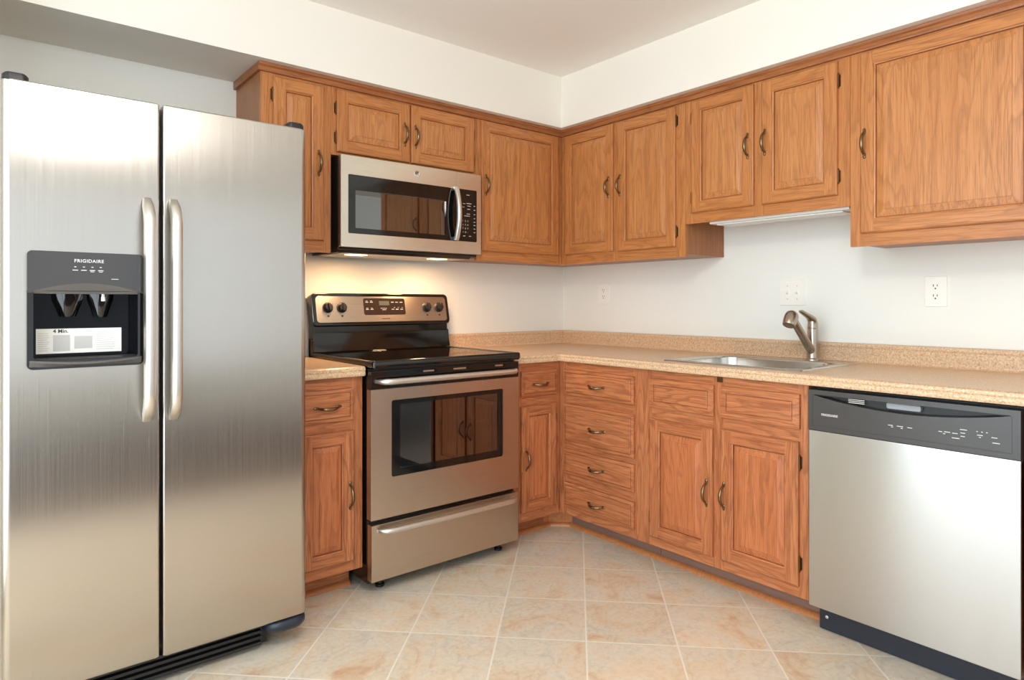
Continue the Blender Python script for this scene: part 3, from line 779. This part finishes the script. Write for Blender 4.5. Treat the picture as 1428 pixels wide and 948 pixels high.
for xa, xb in ((FX0 + .006, FX0 + .135), (FX1 - .135, FX1 + .004)):
    mb = MB(); loops = []
    s = 1 if xb > -2.4 else -1
    for (k, z, yy) in ((.80, .058, .035), (.93, .066, .014), (1.0, .078, 0.002), (1.0, .090, 0.0), (.97, .099, .004), (.90, .104, .010)):
        c = (xa + xb) / 2 + s * (1 - k) * .01
        loops.append([(c + (p[0] - (xa + xb) / 2) * k, p[1] + yy, z) for p in rrect(xa, xb, FYF - .012, FYB + .03, (.05, .05, .02, .02), 6)])
    mb.loft(loops); mb.build('roller_cover', kick_k, T, smooth=50)
# dispenser
mb = MB()
yf = FYF - .013
bo = rrect(-2.797, -2.523, .987, 1.200, (.014, .014, .001, .001), 5); bi = rrect(-2.783, -2.537, 1.012, 1.199, (.01, .01, .001, .001), 5)
mb.ring(bo, bi, FYF - .0005, yf, 0)
disp = mb.build('dispenser', black_g, T, smooth=40)
mb = MB()
N = 16
arc = [(-2.797 + .274 * i / N, 1.196 + .026 * math.sin(PI * i / N)) for i in range(N + 1)]
top = rrect(-2.797, -2.523, 1.15, 1.3075, (.001, .001, .012, .012), 5)
outl = arc + [p for p in top if p[1] > 1.25]
mb.prism(outl, 'y', FYF - .0005, yf - .004)
cp = mb.build('control_panel', panel_d, T, disp, smooth=0)
mb = MB()
lo1 = [(x, yf - .0035, z) for x, z in arc]; lo2 = [(x, yf + .004, 1.192) for x, z in arc]
mb.sheet([lo1, lo2]); mb.sheet([[(x, yf + .004, 1.192) for x, z in arc], [(x, FYB - .01, 1.192) for x, z in arc]])
mb.build('visor', mat('visor_grey', (88, 84, 80), .3), T, disp, smooth=0)
mb = MB()                                               # lining of the recess
x0, x1, z0, z1, yb = HX0 + .002, HX1 - .002, HZ0 + .002, 1.2, FYB - .0095
mb.quad([(x0, yb, z0), (x1, yb, z0), (x1, yb, z1), (x0, yb, z1)])
mb.quad([(x0, FYF, z0), (x0, yb, z0), (x0, yb, z1), (x0, FYF, z1)]); mb.quad([(x1, FYF, z0), (x1, yb, z0), (x1, yb, z1), (x1, FYF, z1)])
mb.quad([(x0, FYF, z0), (x1, FYF, z0), (x1, yb, z0), (x0, yb, z0)])
mb.build('recess_lining', cav_m, T, disp, smooth=0)
for px, w0, w1, zb in ((-2.7005, .036, .021, 1.128), (-2.6215, .030, .017, 1.126)):
    mb = MB(); loops = []
    for (z, w, d0) in ((1.196, w0, .0), (1.176, w0 * .98, .002), (1.150, w0 * .72, .008), (zb + .006, w1, .013), (zb, w1 * .9, .016)):
        y0 = FYF + .020 + d0
        loops.append([(px + w * c, y0 + .022 * (abs(c) ** 2) * .6, z) for c in (-1, -.6, -.2, .2, .6, 1)] + [(px + w * c, y0 + .026, z) for c in (1, .6, .2, -.2, -.6, -1)])
    mb.loft(loops); pd = mb.build('paddle', black_g, T, disp, smooth=50)
mb = MB(); mb.lathe([(0, .0045), (.012, .0045), (.012, .0055), (.024, .0055)], (-2.6195, FYF + .014, 1.196), (0, 0, -1), 12)
mb.build('water_spout', white_m, T, disp)
mb = MB()                                               # drip tray lip, bowed forward
lo = []
for i in range(N + 1):
    t = i / N; x = HX0 - .006 + (HX1 - HX0 + .012) * t; b = math.sin(PI * t)
    lo.append((x, yf - .004 - .016 * b, 1.012 - .008 * b))
mb.sheet([[(p[0], FYB - .012, 1.014) for p in lo], lo, [(p[0], p[1] - .001, p[2] - .005) for p in lo], [(p[0], yf + .001, .992) for p in lo]])
mb.build('drip_tray', mat('tray_grey', (84, 80, 78), .25), T, disp, smooth=40)
yl = FYB - .0105
mb = MB(); mb.box(-2.773, -2.567, yl - .0008, yl, 1.024, 1.094); st = mb.build('paper_label', paper_m, T, disp, smooth=0, label='white instruction label')
mb = MB()
random.seed(9)
def lines(x0, x1, z0, z1, n):
    for k in range(n):
        z = z1 - (z1 - z0) * (k + .5) / n; xe = x1 - random.random() * .25 * (x1 - x0)
        mb.box(x0, xe, yl - .0011, yl - .0007, z - .0007, z + .0007)
lines(-2.769, -2.742, 1.030, 1.084, 9); lines(-2.684, -2.632, 1.082, 1.088, 1); lines(-2.630, -2.582, 1.030, 1.086, 9)
mb.box(-2.734, -2.694, yl - .0010, yl - .0007, 1.030, 1.076); mb.box(-2.684, -2.640, yl - .0010, yl - .0007, 1.036, 1.072)
mb.build('print_blocks', print_g, T, disp)
text('4 Min.', .0145, print_d, T, disp, -2.716, yl - .0011, 1.0865, bold=.0003)
text('FRIGIDAIRE', .0125, print_l, T, disp, -2.657, yf - .0043, 1.283, spacing=1.12, bold=.0002)
mb = MB()
for i, x in enumerate((-2.690, -2.670, -2.650, -2.630)):
    mb.box(x - .002, x + .003, yf - .0043, yf - .0040, 1.2655, 1.2675)
    mb.box(x - .006, x + .007, yf - .0043, yf - .0040, 1.2565, 1.2585)
    if i > 1: mb.box(x - .004, x + .005, yf - .0043, yf - .0040, 1.2530, 1.2545)
mb.box(-2.604, -2.586, yf - .0043, yf - .0040, 1.2335, 1.2350)
mb.build('touch_marks', print_l, T, disp)

# ------------------------------------------------------------------ range
RX0, RX1 = -1.6965, -.9395; RYF = -.675
T = thing('range', 'stainless steel and black electric range with smooth glass cooktop', 'range', (-1.318, -.36, 0))
mb = MB()
mb.box(RX0 + .003, RX0 + .05, RYF + .035, -.035, .045, .905); mb.box(RX1 - .05, RX1 - .003, RYF + .035, -.035, .045, .905)
mb.box(RX0 + .05, RX1 - .05, RYF + .035, -.035, .045, .33); mb.box(RX0 + .05, RX1 - .05, RYF + .035, -.035, .84, .905); mb.box(RX0 + .05, RX1 - .05, -.12, -.035, .33, .84)
mb.build('body', black_e, T, smooth=0)
mb = MB()
for z in (.47, .62):
    for k in range(2): mb.tube([(RX0 + .055, RYF + .10 + k * .3, z), (RX1 - .055, RYF + .10 + k * .3, z)], .0035, 8)
    for k in range(12): mb.tube([(RX0 + .09 + k * .053, RYF + .09, z + .004), (RX0 + .09 + k * .053, -.15, z + .004)], .0022, 6)
mb.build('oven_rack', chrome_m, T)
# cooktop with raised rim and rolled front
mb = MB()
cx0, cx1, cy0, cy1 = RX0 - .002, RX1 + .002, -.694, -.098
R = lambda d, z: [(p[0], p[1], z) for p in rrect(cx0 + d, cx1 - d, cy0 + d, cy1 - d, max(.012 - d * .5, .004), 4)]
mb.loft([R(.006, .9055), R(.0, .912), R(0, .930), R(.002, .9355), R(.007, .9385), R(.016, .9385), R(.020, .9355), R(.022, .9345)], 0, True, True)
mb.build('cooktop', glass_k, T, smooth=40)
# backguard: lower glossy panel, gap, tilted control housing
mb = MB()
mb.box(RX0 + .006, RX1 - .006, -.088, -.030, .915, 1.062, 0, .004)
mb.loft([[(RX0 + .003, y, z) for y, z in ((-.089, .937), (-.110, .940), (-.098, .985), (-.094, 1.020), (-.092, 1.028), (-.085, 1.030))], [(RX1 - .003, y, z) for y, z in ((-.089, .937), (-.110, .940), (-.098, .985), (-.094, 1.020), (-.092, 1.028), (-.085, 1.030))]])
bg = mb.build('backguard', black_g, T, smooth=30)
tilt = math.atan2(.034, .155)
Mt = Matrix.Translation((0, -.108, 1.060)) @ Matrix.Rotation(-tilt, 4, 'X')
mb = MB(); mb.M = Mt
o = rrect(RX0 - .001, RX1 + .001, 0, .160, .022, 6)
mb.plate(o, .055, 0.0, bev=.006); ch = mb.build('control_housing', black_g, T, bg, 40)
mb = MB(); mb.M = Mt
mb.plate(rrect(RX0 + .018, RX1 - .018, .016, .143, .016, 6), .002, -.002, bev=.001); pn = mb.build('control_panel', steel_rg, T, bg, 40, label='stainless control panel')
mb = MB(); mb.M = Mt
mb.plate(rrect(-1.437, -1.206, .050, .134, .009, 5), 0, -.0035, bev=.0008); mb.build('clock_display', mat('clock_gloss', (52, 40, 34), .12, spec=.5), T, bg, 40)
mb = MB(); mb.M = Mt
mb.box(-1.352, -1.296, -.0042, -.0030, .098, .120); mb.build('display_window', lcd_m, T, bg)
mb = MB(); mb.M = Mt
for x in (-1.420, -1.395):
    for h in (.112, .076): mb.box(x - .006, x + .009, -.0042, -.0032, h, h + .0035); mb.box(x - .004, x + .006, -.0042, -.0032, h + .007, h + .009)
for x in (-1.278, -1.254, -1.228):
    for h in (.112, .076): mb.box(x - .007, x + .008, -.0042, -.0032, h, h + .0035)
for x in (-1.268, -1.246, -1.224): mb.box(x - .004, x + .004, -.0042, -.0032, .086, .088)
mb.box(-1.346, -1.312, -.0042, -.0032, .082, .084); mb.box(-1.338, -1.316, -.0042, -.0032, .074, .077)
mb.build('key_marks', print_l, T, bg)
q = text('FRIGIDAIRE', .0085, print_d, T, bg, 0, 0, 0)
q.data.transform(Matrix.Translation(T['o'])); q.data.transform(Matrix.Translation(-T['o']) @ Mt @ Matrix.Translation((-1.320, -.0024, .030)))
KN = (-1.622, -1.552, -1.078, -1.003)
for i, x in enumerate(KN):
    mb = MB(); mb.M = Mt
    h = .087
    mb.lathe([(0, .0255), (.004, .0255), (.006, .0215), (.020, .0190), (.022, .0170), (.0225, .001)], (x, -.002, h), (0, -1, 0), 28)
    mb.M = Mt @ Matrix.Translation((x, -.022, h)) @ Matrix.Rotation(.15 * (i - 1), 4, 'Y')
    mb.box(-.005, .005, -.010, .002, -.0185, .0185, 0, .002)
    k = mb.build('knob', black_s, T, bg, 40)
mb = MB()
for i, x in enumerate(KN):
    for a in range(9):
        an = math.radians(-50 + a * 35)
        mb.M = Mt @ Matrix.Translation((x, -.0022, .087)) @ Matrix.Rotation(an, 4, 'Y')
        mb.box(-.0008, .0008, -.0003, .0003, .030, .0335)
    mb.M = Mt @ Matrix.Translation((x, -.0022, .047)); mb.box(-.005, .005, -.0003, .0003, -.004, .004)
mb.build('dial_marks', print_d, T, bg)
# oven door
DX0, DX1 = RX0 - .0015, RX1 + .0015; dy = RYF
mb = MB()
wo = rrect(DX0, DX1, .305, .823, .003, 6); wi = rrect(-1.606, -1.030, .465, .775, .010, 6)
mb.ring(wo, wi, dy + .034, dy, 0)
od = mb.build('oven_door', steel_rg, T, smooth=30)
mb = MB(); mb.box(DX0, DX1, dy - .001, dy + .034, .8235, .896, 0, .003); mb.build('door_top_band', black_g, T, od, 40)
for xa, xb in ((-1.458, -1.405), (-1.306, -1.240), (-1.078, -1.034)):
    mb = MB(); mb.box(xa, xb, dy - .0018, dy, .8795, .8865); mb.build('vent_plate', steel_rg, T, od)
mb = MB(); mb.ring(wi, rrect(-1.566, -1.058, .495, .755, .006, 6), dy + .012, dy + .003); mb.build('window_border', black_g, T, od, 30)
mb = MB(); mb.box(-1.567, -1.057, dy + .006, dy + .010, .494, .756); mb.build('window_pane', oven_glass, T, od)
def bow_handle(mb, x0, x1, z, y0, out, rz, ry, ends=.06, N=28, dip=0.0):
    loops = []
    for i in range(N + 1):
        t = i / N; x = x0 + (x1 - x0) * t; e = min(t, 1 - t) * (x1 - x0)
        s = 1 - (1 - min(1, e / ends)) ** 2.6
        y = y0 - .004 - out * s - .006 * math.sin(PI * t)
        k = .55 + .45 * min(1, e / .02)
        loops.append([(x, y + ry * math.cos(2 * PI * j / 14), z - dip * math.sin(PI * t) + rz * k * math.sin(2 * PI * j / 14)) for j in range(14)])
    mb.loft(loops)
mb = MB(); bow_handle(mb, -1.681, -.955, .856, dy, .040, .0125, .011); mb.build('handle', handle_m, T, od, 50)
mb = MB(); mb.plate(rrect(DX0 + .003, DX1 - .001, .060, .285, .003, 4), dy + .034, dy, bev=.002)
dr = mb.build('storage_drawer', steel_rg, T, smooth=40)
mb = MB(); bow_handle(mb, -1.672, -.957, .262, dy, .030, .0125, .012, ends=.05); mb.build('handle', handle_m, T, dr, 50)
for x in (RX0 + .085, RX1 - .05):
    for y in (-.585, -.09):
        mb = MB(); mb.lathe([(0, .019), (.010, .019), (.014, .012), (.046, .012)], (x, y, 0), (0, 0, 1), 16); mb.build('foot', black_s, T, smooth=40)

# ------------------------------------------------------------------ microwave
MX0, MX1 = -1.684, -.930; MYF = -.3705; MZ0, MZ1 = 1.4125, 1.8115
T = thing('microwave', 'stainless steel over-the-range microwave with black window, above the range', 'microwave', (-1.307, -.18, 1.392))
mb = MB()
mb.box(MX0 + .002, MX1 - .002, -.330, -.012, 1.402, 1.8125); mb.box(MX0 + .006, MX1 - .006, -.345, -.330, 1.42, 1.805)
mb.loft([[(MX0 + .012, y, z) for y, z in ((-.335, 1.410), (-.310, 1.391), (-.03, 1.391), (-.03, 1.41))], [(MX1 - .03, y, z) for y, z in ((-.335, 1.410), (-.310, 1.391), (-.03, 1.391), (-.03, 1.41))]])
mb.build('body', mat('microwave_case', (40, 33, 30), .35), T, smooth=0)
mb = MB(); mb.box(MX0 + .03, MX1 - .05, -.305, -.05, 1.3885, 1.3912); 
mb.build('bottom_vent_plate', steel('vent_plate', (190, 176, 158), .35), T, smooth=0)
for x in (-1.555, -1.115):
    mb = MB(); mb.box(x - .045, x + .045, -.275, -.225, 1.3865, 1.389, 0, .0008); mb.build('lamp_lens', lamp_m, T)
XS = -1.079
mb = MB(); wi = rrect(-1.650, XS, 1.472, 1.730, (.006, .001, .001, .006), 5)
mb.ring(rrect(MX0, XS, MZ0, MZ1, (.004, .001, .001, .004), 5), wi, -.345, MYF)
md = mb.build('door', steel_mw, T, smooth=30)
mb = MB(); mb.ring(wi, rrect(-1.615, -1.140, 1.497, 1.665, .004, 5), -.350, MYF + .0015); mb.build('window_border', black_g, T, md, 30)
mb = MB(); mb.box(-1.616, -1.139, -.362, -.359, 1.496, 1.666); mb.build('window_pane', mw_glass, T, md)
mb = MB(); mb.box(-1.62, -1.135, -.352, -.3505, 1.49, 1.67); mb.build('window_screen', mat('window_mesh', (48, 42, 38), .5), T, md)
mb = MB()
N = 24; loops = []
for i in range(N + 1):
    t = i / N; z = 1.474 + .262 * t; out = .014 + .030 * math.sin(PI * t) ** .8; xc = -1.089
    w = .0125; y = MYF - out
    loops.append([(xc + dx * w, y + yy, z) for dx, yy in ((-1, .008), (-1, 0), (-.7, -.005), (0, -.0075), (.7, -.005), (1, 0), (1, .008))])
mb.loft(loops)
mb.box(-1.100, -1.078, MYF - .016, MYF - .0002, 1.475, 1.492, 0, .002); mb.box(-1.100, -1.078, MYF - .016, MYF - .0002, 1.718, 1.735, 0, .002)
mb.build('handle', handle_m, T, md, 50)
mb = MB(); mb.plate(rrect(XS + .0015, MX1, MZ0, MZ1, (.001, .004, .004, .001), 4), -.345, MYF, bev=.001)
sf = mb.build('control_side', steel_mw, T, smooth=30)
mb = MB(); mb.plate(rrect(XS + .0015, -.958, 1.473, 1.731, (.001, .005, .005, .001), 4), MYF + .002, MYF - .0012); mb.build('keypad', black_g, T, sf)
random.seed(3)
for r, row in enumerate(('1 2 3', '4 5 6', '7 8 9', '+ 0 -')):
    text(row, .013, print_g, T, sf, -1.028, MYF - .0016, 1.574 - r * .0185, spacing=1.35)
mb = MB()
for x, z, w in ((-1.012, 1.704, .018), (-1.036, 1.66, .014), (-1.006, 1.662, .03), (-1.006, 1.650, .02), (-1.040, 1.643, .012), (-1.008, 1.634, .018), (-.972, 1.652, .008), (-.972, 1.632, .009), (-.972, 1.61, .009), (-.972, 1.59, .008), (-1.018, 1.60, .034), (-.972, 1.572, .010), (-.972, 1.556, .012), (-.972, 1.538, .010), (-.972, 1.52, .010), (-1.035, 1.500, .014), (-1.000, 1.500, .014), (-1.01, 1.61, .02)):
    mb.box(x - w / 2, x + w / 2, MYF - .0016, MYF - .0010, z - .0016, z + .0016)
mb.build('key_marks', print_g, T, sf)
mb = MB()
mb.lathe([(0, .0155), (.0012, .0155), (.0018, .0135), (.0012, .0125), (.0012, .001)], (-1.303, MYF, 1.774), (0, -1, 0), 28)
lg = mb.build('badge', chrome_m, T, md, 40)
mb = MB()
for a in range(10):
    an = .4 + a * .55; mb.tube([(-1.303 + .0075 * math.cos(an), MYF - .0016, 1.774 + .0075 * math.sin(an)), (-1.303 + .0075 * math.cos(an + .55), MYF - .0016, 1.774 + .0075 * math.sin(an + .55))], .0010, 6)
mb.tube([(-1.307, MYF - .0016, 1.771), (-1.303, MYF - .0016, 1.777), (-1.299, MYF - .0016, 1.771)], .0010, 6)
mb.build('badge_mark', print_d, T, md)

for x in (-1.555, -1.115):
    l = bpy.data.lights.new('cooktop_lamp', 'AREA'); l.shape = 'RECTANGLE'; l.size = .08; l.size_y = .045; l.energy = 2.3; l.color = (1.0, .60, .30)
    o = bpy.data.objects.new('cooktop_lamp', l); COL.objects.link(o); o.location = (x, -.25, 1.384)

# ------------------------------------------------------------------ dishwasher
WX0, WX1 = 1.9045, 2.5090; WF = -.636
T = thing('dishwasher', 'stainless steel built-in dishwasher with black control panel under the countertop', 'dishwasher', (2.207, -.32, 0), RIGHT)
mb = MB(); mb.box(WX0 + .004, WX1 - .004, -.585, -.03, .10, .868); mb.build('tub', black_s, T, smooth=0)
mb = MB(); mb.plate(rrect(WX0, WX1, .106, .7225, .003, 4), -.585, WF, bev=.003); mb.build('door', steel_dw, T, smooth=40)
mb = MB()                                               # control panel with the curved pocket pull cut through its face
PZ0, PZ1 = .7245, .864
hx0, hx1 = WX0 + .020, WX1 - .024
NP = 28
def arcz(t): return .8465 - .031 * math.sin(PI * t ** 1.0) ** .85
yfp = WF - .004
top = [(hx0 + (hx1 - hx0) * i / NP, .8480) for i in range(NP + 1)]; bot = [(hx0 + (hx1 - hx0) * i / NP, arcz(i / NP)) for i in range(NP + 1)]
for i in range(NP):
    mb.quad([(bot[i][0], yfp, PZ0), (bot[i + 1][0], yfp, PZ0), (bot[i + 1][0], yfp, bot[i + 1][1]), (bot[i][0], yfp, bot[i][1])])
    mb.quad([(top[i][0], yfp, top[i][1]), (top[i + 1][0], yfp, top[i + 1][1]), (top[i + 1][0], yfp, PZ1), (top[i][0], yfp, PZ1)])
mb.quad([(WX0, yfp, PZ0), (hx0, yfp, PZ0), (hx0, yfp, PZ1), (WX0, yfp, PZ1)]); mb.quad([(hx1, yfp, PZ0), (WX1, yfp, PZ0), (WX1, yfp, PZ1), (hx1, yfp, PZ1)])
for (a, b, c, d) in (((WX0, PZ0), (WX1, PZ0), 0, 0), ((WX1, PZ0), (WX1, PZ1), 0, 0), ((WX1, PZ1), (WX0, PZ1), 0, 0), ((WX0, PZ1), (WX0, PZ0), 0, 0)):
    mb.quad([(a[0], yfp, a[1]), (b[0], yfp, b[1]), (b[0], -.588, b[1]), (a[0], -.588, a[1])])
mb.sheet([[(p[0], yfp, p[1]) for p in bot], [(p[0], yfp + .030, p[1] + .003) for p in bot]])
mb.sheet([[(p[0], yfp, p[1]) for p in top], [(p[0], yfp + .030, p[1]) for p in top]])
pn = mb.build('control_panel', dark_gp, T, smooth=20, label='charcoal control panel')
mb = MB(); mb.sheet([[(p[0], yfp + .029, p[1]) for p in bot], [(p[0], yfp + .029, p[1]) for p in top]])
mb.build('pocket_back', black_s, T, pn, 0)
mb = MB()
o = rrect(WX0 + .0155, WX1 - .0195, .740, .8465, .002, 2); mb.ring(o, rrect(WX0 + .0165, WX1 - .0205, .741, .8455, .002, 2), yfp + .001, yfp - .0004)
mb.build('panel_groove', black_s, T, pn)
mb = MB()
for k in range(3): mb.box(2.036, 2.088, yfp + .012, yfp + .020, .8305 + k * .0055, .833 + k * .0055, 0, .0006)
mb.build('vent_slats', handle_m, T, pn)
mb = MB(); mb.plate(rrect(2.155, 2.255, .826, .847, .006, 4), yfp + .028, yfp + .012, bev=.002); mb.build('latch', mat('latch_grey', (150, 152, 156), .4), T, pn, 40)
text('FRIGIDAIRE', .0105, print_l, T, pn, 1.979, yfp - .0003, .781, bold=.0003, spacing=1.05)
mb = MB()
for x, z, w in ((2.172, .776, .014), (2.200, .776, .018), (2.228, .7755, .014), (2.177, .771, .006), (2.205, .7705, .006), (2.312, .777, .010), (2.330, .778, .016), (2.350, .777, .014), (2.352, .763, .020), (2.322, .772, .006), (2.372, .791, .018), (2.370, .781, .012), (2.370, .771, .011), (2.406, .791, .004), (2.418, .791, .004), (2.430, .791, .004), (2.413, .781, .014), (2.448, .779, .014), (2.452, .764, .018), (2.413, .775, .005)):
    mb.box(x - w / 2, x + w / 2, yfp - .0004, yfp, z - .0011, z + .0011)
mb.build('key_marks', print_l, T, pn)
mb = MB(); mb.box(WX0 + .004, WX1 - .004, -.562, -.548, .004, .106, 0, .001); kp = mb.build('kick_plate', kick_k, T, smooth=0)
mb = MB(); mb.lathe([(0, .006), (.002, .0055), (.003, .002)], (WX0 + .03, -.562, .05), (0, -1, 0), 12); mb.build('screw', handle_m, T, kp)
